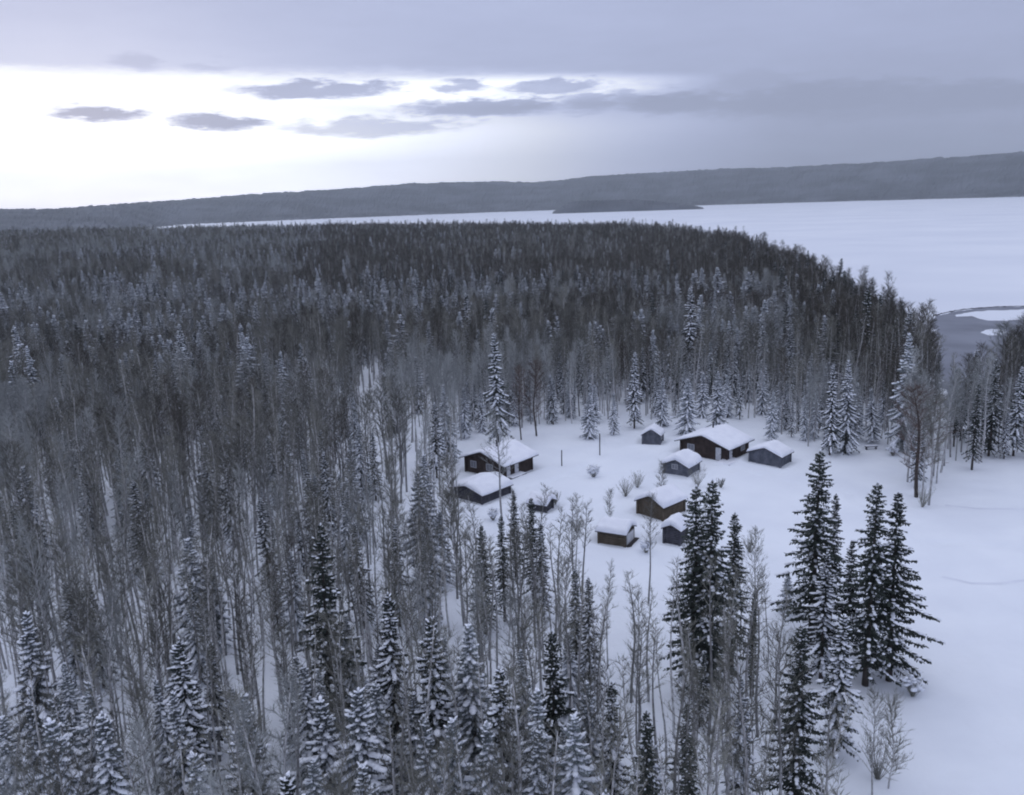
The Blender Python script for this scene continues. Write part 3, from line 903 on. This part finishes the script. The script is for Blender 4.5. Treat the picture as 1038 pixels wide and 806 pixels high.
# small things in the clearing
def shrub(base, py_top, label, seed, wide=1.0, snowy=False):
    P = on_plane(base[0], base[1], 0); H = height_for(P, py_top)
    rd = random.Random(seed)
    b, sn = MB(), MB()
    for k in range(34):
        a = rd.uniform(0, 6.3); l = H * rd.uniform(.6, 1.05)
        d = Vector((math.cos(a) * rd.uniform(.1, .8) * wide, math.sin(a) * rd.uniform(.1, .8) * wide, 1)).normalized()
        p = Vector((rd.uniform(-.1, .1), rd.uniform(-.1, .1), -.1)); q = p + d * l * .6; r2 = q + (d + Vector((rd.uniform(-.4, .4), rd.uniform(-.4, .4), .3))).normalized() * l * .45
        b.tube([p, q, r2], [.022, .014, .005], 3, cap=False)
        for j in range(10):
            o = q.lerp(r2, rd.random()) if rd.random() < .6 else p.lerp(q, rd.uniform(.4, 1))
            e = (d + Vector((rd.uniform(-1, 1), rd.uniform(-1, 1), rd.uniform(-.2, .7)))).normalized()
            blade(b, o, o + e * rd.uniform(.2, .5) * min(1, H / 2), .013, Vector((0, 0, 1)))
        if snowy:
            for j in range(2):
                p = q.lerp(r2, rd.random())
                sn.add([tuple(p + Vector((v.x * .2, v.y * .2, v.z * .1))) for v in ICO_V], ICO_F)
    o = bpy.data.objects.new('shrub', None); COL.objects.link(o)
    o.location = (P.x, P.y, float(land_z(P.x, P.y))); o.empty_display_size = .3
    tag(o, label, 'shrub', 'shrubs in the clearing')
    link('stems', b.mesh('stems', [M_TWIG]), o)
    if snowy: link('snow_clumps', sn.mesh('shrub_snow', [M_TSNOW], True), o)
    TAKEN.append((P.x, P.y))


shrub((602, 483), 470, 'round snow dusted shrub alone in the middle of the clearing', 1, 1.3, True)
shrub((634, 503), 484, 'bare shrub left of the olive brown log shed', 2, 1.0)
shrub((646, 494), 477, 'small bare shrub uphill of the olive brown log shed', 3, .9)
shrub((935, 514), 492, 'bushy bare shrub at the foot of the birch clump by the snowfield', 4, .8)
shrub((707, 492), 470, 'bare shrub in front of the blue grey board shed', 5, 1.0)
shrub((890, 790), 745, 'twiggy shrub below the small birch at the bottom right', 6, .9)


def post(base, py_top, label, name='post', cat='post'):
    P = on_plane(base[0], base[1], 0); H = height_for(P, py_top)
    z = float(land_z(P.x, P.y))
    b = MB(); b.tube([(0, 0, -.3), (0, 0, H * .5), (.03, 0, H)], [.09, .085, .08], 8)
    o = link(name, b.mesh('post', [M_TRIM]), None, (P.x, P.y, z))
    tag(o, label, cat, 'posts in the clearing')
    b = MB(); b.add([(v.x * .13 + .03, v.y * .13, v.z * .1 + H + .05) for v in ICO_V], ICO_F)
    link('snow_cap', b.mesh('snow_cap', [M_RSNOW], True), o)


post((569.5, 472), 456, 'thin wooden post in the snow right of the left log cabin')
post((608, 460), 438, 'tall thin pole in the snow in front of the bushy spruce')

P = on_plane(883, 455, 0)
bench = bpy.data.objects.new('bench', None); COL.objects.link(bench)
bench.location = (P.x, P.y, float(land_z(P.x, P.y))); bench.rotation_euler = (0, 0, .1)
tag(bench, 'low snow topped wooden bench under the trees right of the spruce pair', 'bench')
b = MB(); b.box(-1.0, 1.0, -.25, .25, .42, .50); link('seat', b.mesh('seat', [M_DKGREY]), bench)
b = MB(); b.box(-.95, .95, -.22, .22, .502, .68); o = link('snow_cap', b.mesh('bench_snow', [M_RSNOW]), bench)
bv = o.modifiers.new('b', 'BEVEL'); bv.width = .07; bv.segments = 3
for s in (-1, 1):
    b = MB(); b.box(s * .8 - .06, s * .8 + .06, -.22, .22, -.2, .418); link('leg', b.mesh('leg', [M_DKGREY]), bench)

# faint snowmobile tracks
M_TRACK = mat('packed_snow', (.66, .69, .77), .8, (.74, .77, .85), .4)


def track(pix, w, label):
    b = MB(); vs = []; n = 0
    pts = []
    for i in range(len(pix) - 1):
        for t in np.linspace(0, 1, 16)[:-1]:
            pts.append(on_plane(pix[i][0] * (1 - t) + pix[i + 1][0] * t, pix[i][1] * (1 - t) + pix[i + 1][1] * t, 0))
    for i, p in enumerate(pts):
        t = (pts[min(i + 1, len(pts) - 1)] - pts[max(i - 1, 0)]).normalized(); s = Vector((-t.y, t.x, 0))
        for k in (-1, 0, 1):
            q = p + s * w / 2 * k
            vs.append((q.x, q.y, float(land_z(q.x, q.y)) + .012))
        n += 1
    b.add(vs, [(i * 3 + k, i * 3 + k + 1, i * 3 + k + 4, i * 3 + k + 3) for i in range(n - 1) for k in (0, 1)])
    tag(link('snow_track', b.mesh('track', [M_TRACK], True)), label, kind='structure')


track([(958, 512), (990, 516), (1038, 517), (1090, 519)], .55, 'faint track across the upper snowfield')
track([(955, 585), (985, 592), (1015, 592), (1060, 586)], .5, 'faint curved track across the lower snowfield')

for k, (bx_, by_, h_, lab) in enumerate([(500, 527, 12, 'bare bush right below the low wide grey shed'), (563, 512, 14, 'bare bush right of the tiny hut'), (585, 540, 18, 'thin bare bush left of the brown log store'), (655, 560, 14, 'bare bush right of the brown log store'), (731, 494, 10, 'bare bush alone on the snow below the middle log cabin'),
                                     (760, 560, 18, 'bare bush in the snow right of the three dark spruces'), (905, 462, 12, 'low bare bush beside the birch clump'), (455, 508, 16, 'bare bush left of the low wide grey shed'), (806, 700, 26, 'bare bush at the foot of the tall dark spire'), (925, 706, 22, 'bare bush under the drooping boughs at the snowfield')]):
    shrub((bx_, by_), by_ - h_, lab, 20 + k, .9, k % 3 == 0)

# ------------------------------------------------------------------ forest scatter


def in_poly(px, py, poly):
    c = np.zeros(px.shape, bool); j = len(poly) - 1
    for i in range(len(poly)):
        xi, yi = poly[i]; xj, yj = poly[j]
        k = ((yi > py) != (yj > py)) & (px < (xj - xi) * (py - yi) / (yj - yi + 1e-9) + xi)
        c ^= k; j = i
    return c


SPC = 2.3
gx, gy = np.meshgrid(np.arange(-760, 460, SPC), np.arange(24, 1010, SPC))
gx = (gx + rng.uniform(-.48, .48, gx.shape) * SPC).ravel(); gy = (gy + rng.uniform(-.48, .48, gy.shape) * SPC).ravel()
d = np.hypot(gx, gy); aa = np.degrees(np.arctan2(gx, gy))
keep = (np.abs(aa) < 37) & (d > 28)
sdist = shore_d(gx, gy)
keep &= d < sdist * .985
gx, gy, d, aa = gx[keep], gy[keep], d[keep], aa[keep]
gz = land_z(gx, gy)
bx, by = proj_np(gx, gy, gz * 0)
dens = np.where(d < 170, 1.05, .86)
dens = np.where(d > 330, .62, dens)
dens *= .55 + .75 * vnoise(gx, gy, 24, 31)
CLEAR = [(455, 520), (462, 470), (470, 440), (540, 433), (600, 430), (690, 424), (770, 428), (800, 446), (850, 462), (890, 447), (915, 458), (930, 515), (958, 475), (1000, 470), (1045, 466), (1400, 440), (1500, 1400), (850, 1400),
         (850, 900), (862, 806), (875, 760), (880, 715), (835, 690), (800, 640), (770, 585), (700, 570), (640, 560), (600, 565), (560, 545), (520, 530)]
SPARSE = [(440, 560), (520, 530), (600, 560), (700, 565), (770, 580), (835, 690), (875, 760), (862, 806), (850, 900), (850, 1500), (640, 1500), (560, 900), (520, 720), (440, 640)]
WEST = [(375, 560), (385, 410), (470, 415), (470, 500), (520, 530), (480, 590), (400, 600)]
GAP1 = [(360, 480), (371, 398), (388, 398), (392, 475)]
BOTGAP = [(628, 1400), (618, 720), (640, 690), (660, 1400)]
BACK = [(455, 440), (450, 405), (800, 395), (880, 420), (905, 455), (850, 465), (800, 450), (690, 430)]
RIGHT = [(955, 372), (975, 440), (1045, 470), (1500, 430), (1500, 300), (940, 345)]
dens = np.where(in_poly(bx, by, SPARSE), dens * 1.1, dens)
dens = np.where(in_poly(bx, by, WEST), dens * .62, dens)
dens = np.where(in_poly(bx, by, BACK), dens * 1.0, dens)
dens = np.where(in_poly(bx, by, RIGHT), dens * 1.35, dens)
edge = (aa > 13) & (d > sdist[keep] * .62) & (d > 150)
dens = np.where(edge, 1.2, dens)
for pg in (CLEAR, GAP1, BOTGAP): dens = np.where(in_poly(bx, by, pg), 0, dens)
# a strip of bare ground beyond the birch clump, towards the bay
keep = rng.random(gx.shape) < dens
for fx, fy, fr in FOOT: keep &= np.hypot(gx - fx, gy - fy) > fr
tk = np.array(TAKEN)
for tx, ty in tk: keep &= np.hypot(gx - tx, gy - ty) > (2.4 if tx > 12 and ty < 95 else 1.3)
gx, gy, gz, d, aa, bx, by, edge = (q[keep] for q in (gx, gy, gz, d, aa, bx, by, edge))

# species, by patches
pn = vnoise(gx, gy, 55, 77, 3); pn2 = vnoise(gx, gy, 18, 78, 2)
fr = np.where(d < 62, .08, np.where(d < 175, .05, np.where(d < 360, .30, .07))) + (pn - .5) * np.where((d > 62) & (d < 175), .55, np.where((d > 360) & (bx > 330), .45, 1.25)) + (pn2 - .5) * .3
fr = np.where((d > 300) & (bx < 330), fr + .20, fr)
fr = np.where((bx > 560) & (d > 210), fr - .16, fr)
fr = np.where((aa > 12) & (d > sdist.min() * 0 + shore_d(gx, gy) * .9), fr + .35, fr)
fr = np.where(in_poly(bx, by, BACK), fr + .36, fr)
fr = np.where(in_poly(bx, by, SPARSE), .09, fr)
fr = np.where((d < 64) & (bx < 700), fr + .22, fr)
fr = np.where(in_poly(bx, by, RIGHT), .5, fr)
fr = np.where(edge, .22, fr)
dens_r = np.where((d < 95) & (bx > 775), .2, 1.0)
thin_ = rng.random(gx.shape) < dens_r
is_sp = rng.random(gx.shape) < np.clip(fr, .025, .6)
hn = vnoise(gx, gy, 35, 55, 2)
H = np.where(is_sp, rng.uniform(7, 13.5, gx.shape) + 3 * hn, rng.uniform(9.5, 14, gx.shape) + 3.5 * hn - .5)
H = H * (1 + 0.16 * sstep(8, 17, aa) * sstep(.45, .8, d / shore_d(gx, gy)) * (d > 150))
H = np.where(rng.random(len(H)) < .12, H * rng.uniform(1.05, 1.25, len(H)), H)
tx_, ty_ = proj_np(gx, gy, gz + H)
H = np.where(is_sp & (d < 175), H * .8, H)
H = np.where(in_poly(bx, by, BACK), H * np.where(is_sp, .72, .9), H)
tx_, ty_ = proj_np(gx, gy, gz + H)
keep = thin_ & (ty_ < 812) & (tx_ > -70) & (tx_ < 1110)
# the camp stays open to view: what stands in front of it is low
VIEW = [[(458, 432), (562, 432), (565, 515), (520, 520), (458, 512)], [(560, 432), (830, 432), (812, 470), (800, 580), (640, 560), (560, 520)], [(915, 470), (1100, 440), (1100, 850), (930, 850), (945, 650), (905, 560)]]
for pg in VIEW:
    blk = in_poly(tx_, ty_, pg) | in_poly(tx_, ty_ + 14, pg)
    keep &= ~(blk & (by > 505) & (rng.random(gx.shape) < np.where(is_sp, .97, np.where(tx_ < 560, .4, .45))))
keep &= ~((by > 500) & (in_poly(tx_, ty_, [(466, 425), (552, 425), (552, 486), (466, 482)]) | in_poly(tx_, ty_, [(552, 380), (860, 380), (800, 560), (720, 500), (552, 480)])))
keep &= ~((by > 528) & in_poly(tx_, ty_, [(596, 480), (700, 480), (700, 560), (596, 556)]))
keep &= ~in_poly(tx_, ty_, [(948, 316), (986, 312), (976, 350), (954, 364)])
gx, gy, gz, d, bx, by, is_sp, H, tx_, ty_, edge = (q[keep] for q in (gx, gy, gz, d, bx, by, is_sp, H, tx_, ty_, edge))
var_s = np.array(HEAVY)[rng.integers(0, len(HEAVY), len(gx))]
var_s = np.where((d < 64) & (rng.random(len(gx)) < .8), np.array([0, 1, 3])[rng.integers(0, 3, len(gx))], var_s)
var_s = np.where(rng.random(len(gx)) < np.where(edge | in_poly(bx, by, RIGHT), .85, np.where((d > 300) & (bx > 330), .5, np.where(d < 175, .02, .12))), rng.integers(4, 7, len(gx)), var_s)
var_a = rng.integers(0, 6, len(gx))
q = rng.random(len(gx))
var_a = np.where(q < np.where(d < 175, .70, .3), rng.integers(6, 8, len(gx)), var_a)
var_a = np.where(in_poly(bx, by, SPARSE) & (q < .85), rng.integers(6, 8, len(gx)), var_a)
fz = vnoise(gx, gy, 42, 91, 3)
pf = np.clip((fz - .40) * 3.2, .03, .85) * np.where((d > 300) & (bx > 330), .25, 1.0) * np.where(edge, .1, 1) * np.where(d < 125, .3, 1)
var_a = np.where(~in_poly(bx, by, SPARSE) & (rng.random(len(gx)) < pf), rng.integers(8, 10, len(gx)), var_a)
pd = np.where((d > 300) & (bx > 300), .75, 0) + np.clip((.46 - fz) * 3, 0, .5) * (d > 62)
pd = np.where(edge | ((bx > 600) & (d > 230)), .97, pd)
var_a = np.where(edge & (var_a > 7), 5, var_a)
dk = (var_a < 6) & (rng.random(len(gx)) < pd)
var_a = np.where(dk, rng.integers(10, 12, len(gx)), var_a)
rz = rng.uniform(0, 6.28, len(gx)); t1 = rng.normal(0, .03, len(gx)); t2 = rng.normal(0, .03, len(gx))
wd = rng.uniform(.8, 1.25, len(gx))

# how large each shows
vis = np.clip(np.minimum(by, 806) - np.maximum(ty_, 0), 0, None) * np.clip(FPX / d, 0, 30)
vis = np.where((tx_ < 0) | (tx_ > PW), 0, vis)


def zone(i):
    x, dd = (tx_[i] + 0.0), d[i]
    if dd < 75:
        return 'along the bottom left' if x < 260 else 'at the bottom left of centre' if x < 520 else 'along the bottom right of centre'
    if dd < 110:
        return 'in the forest at the left' if x < 300 else 'in the stand in front of the left log cabin' if x < 560 else 'in the thin stand before the camp'
    return 'in the deep forest at the left' if x < 400 else 'at the back of the camp' if x < 800 else 'right of the camp towards the bay'


def zlabel(i, spr):
    tall = 'tall' if H[i] > (13.2 if spr else 13.8) else 'middling' if H[i] > (10.8 if spr else 12) else 'short'
    lean = abs(t1[i]) + abs(t2[i]) > .06
    if spr:
        look = 'dark lightly snowed' if var_s[i] in (4, 5, 6) else 'white snow laden'
        return f"{tall} {look} {'leaning ' if lean else ''}spruce {zone(i)}"
    look = {0: 'evenly branched', 1: 'high crowned', 2: 'full crowned', 3: 'thin crowned', 4: 'broad crowned', 5: 'dense crowned', 6: 'slender', 7: 'crooked', 8: 'frost whitened', 9: 'loosely frosted', 10: 'dark twigged', 11: 'dark bushy'}[int(var_a[i])]
    return f"{tall} {look} {'leaning ' if lean else ''}bare aspen {zone(i)}"


ind = np.zeros(len(gx), bool)
for spr, quota in ((True, 298 - NSP), (False, 298 - NAS)):
    c = np.where(is_sp == spr)[0]
    c = c[np.argsort(-vis[c])][:quota]
    ind[c] = True
    for i in c:
        i = int(i)
        k = SPRUCE[var_s[i]] if spr else ASPEN[var_a[i]]
        plant(k, 'spruce' if spr else 'bare_tree', 'spruce' if spr else 'bare tree', Vector((gx[i], gy[i], 0)), H[i], rz[i], zlabel(i, spr),
              ('spruces ' if spr else 'bare trees ') + zone(i), wd[i], (t1[i], t2[i]))


def instancer(name, label, meshes, heights, sel, var):
    col = bpy.data.collections.new(name + '_kinds')
    for k, me in enumerate(meshes):
        o = bpy.data.objects.new(f'{name}_kind_{k:02d}', me); col.objects.link(o)
    n = int(sel.sum())
    me = bpy.data.meshes.new(name); me.from_pydata(np.stack([gx[sel], gy[sel], gz[sel]], -1).tolist(), [], [])
    v = var[sel]
    s = H[sel] / np.array(heights)[v]
    at = me.attributes.new('variant', 'INT', 'POINT'); at.data.foreach_set('value', v.astype(np.int32))
    at = me.attributes.new('turn', 'FLOAT_VECTOR', 'POINT'); at.data.foreach_set('vector', np.stack([t1[sel], t2[sel], rz[sel]], -1).astype(np.float32).ravel())
    at = me.attributes.new('size', 'FLOAT_VECTOR', 'POINT'); at.data.foreach_set('vector', np.stack([s * wd[sel], s * wd[sel], s], -1).astype(np.float32).ravel())
    o = link(name, me)
    ng = bpy.data.node_groups.new(name, 'GeometryNodeTree')
    ng.interface.new_socket('Geometry', in_out='INPUT', socket_type='NodeSocketGeometry')
    ng.interface.new_socket('Geometry', in_out='OUTPUT', socket_type='NodeSocketGeometry')
    N, Lk = ng.nodes, ng.links
    gi, go = N.new('NodeGroupInput'), N.new('NodeGroupOutput')
    ci = N.new('GeometryNodeCollectionInfo'); ci.inputs['Collection'].default_value = col
    ci.inputs['Separate Children'].default_value = True; ci.inputs['Reset Children'].default_value = True
    ip = N.new('GeometryNodeInstanceOnPoints'); ip.inputs['Pick Instance'].default_value = True

    def attr(nm, ty):
        a = N.new('GeometryNodeInputNamedAttribute'); a.data_type = ty; a.inputs['Name'].default_value = nm
        return next(x for x in a.outputs if x.enabled and x.name == 'Attribute')
    Lk.new(gi.outputs[0], ip.inputs['Points']); Lk.new(ci.outputs[0], ip.inputs['Instance'])
    Lk.new(attr('variant', 'INT'), ip.inputs['Instance Index'])
    e2r = N.new('FunctionNodeEulerToRotation'); Lk.new(attr('turn', 'FLOAT_VECTOR'), e2r.inputs[0]); Lk.new(e2r.outputs[0], ip.inputs['Rotation'])
    Lk.new(attr('size', 'FLOAT_VECTOR'), ip.inputs['Scale'])
    Lk.new(ip.outputs[0], go.inputs[0])
    md = o.modifiers.new('scatter', 'NODES'); md.node_group = ng
    tag(o, label, kind='stuff')
    print(name, n)


instancer('aspen_forest', 'bare grey aspen forest stretching to the lake', ASPEN_GN, [k.H for k in ASPEN], ~ind & ~is_sp, var_a)
instancer('spruce_forest', 'snowy spruces scattered through the distant forest', SPRUCE_GN, [k.H for k in SPRUCE], ~ind & is_sp, var_s)
print('individual', NSP, NAS, int(ind.sum()))
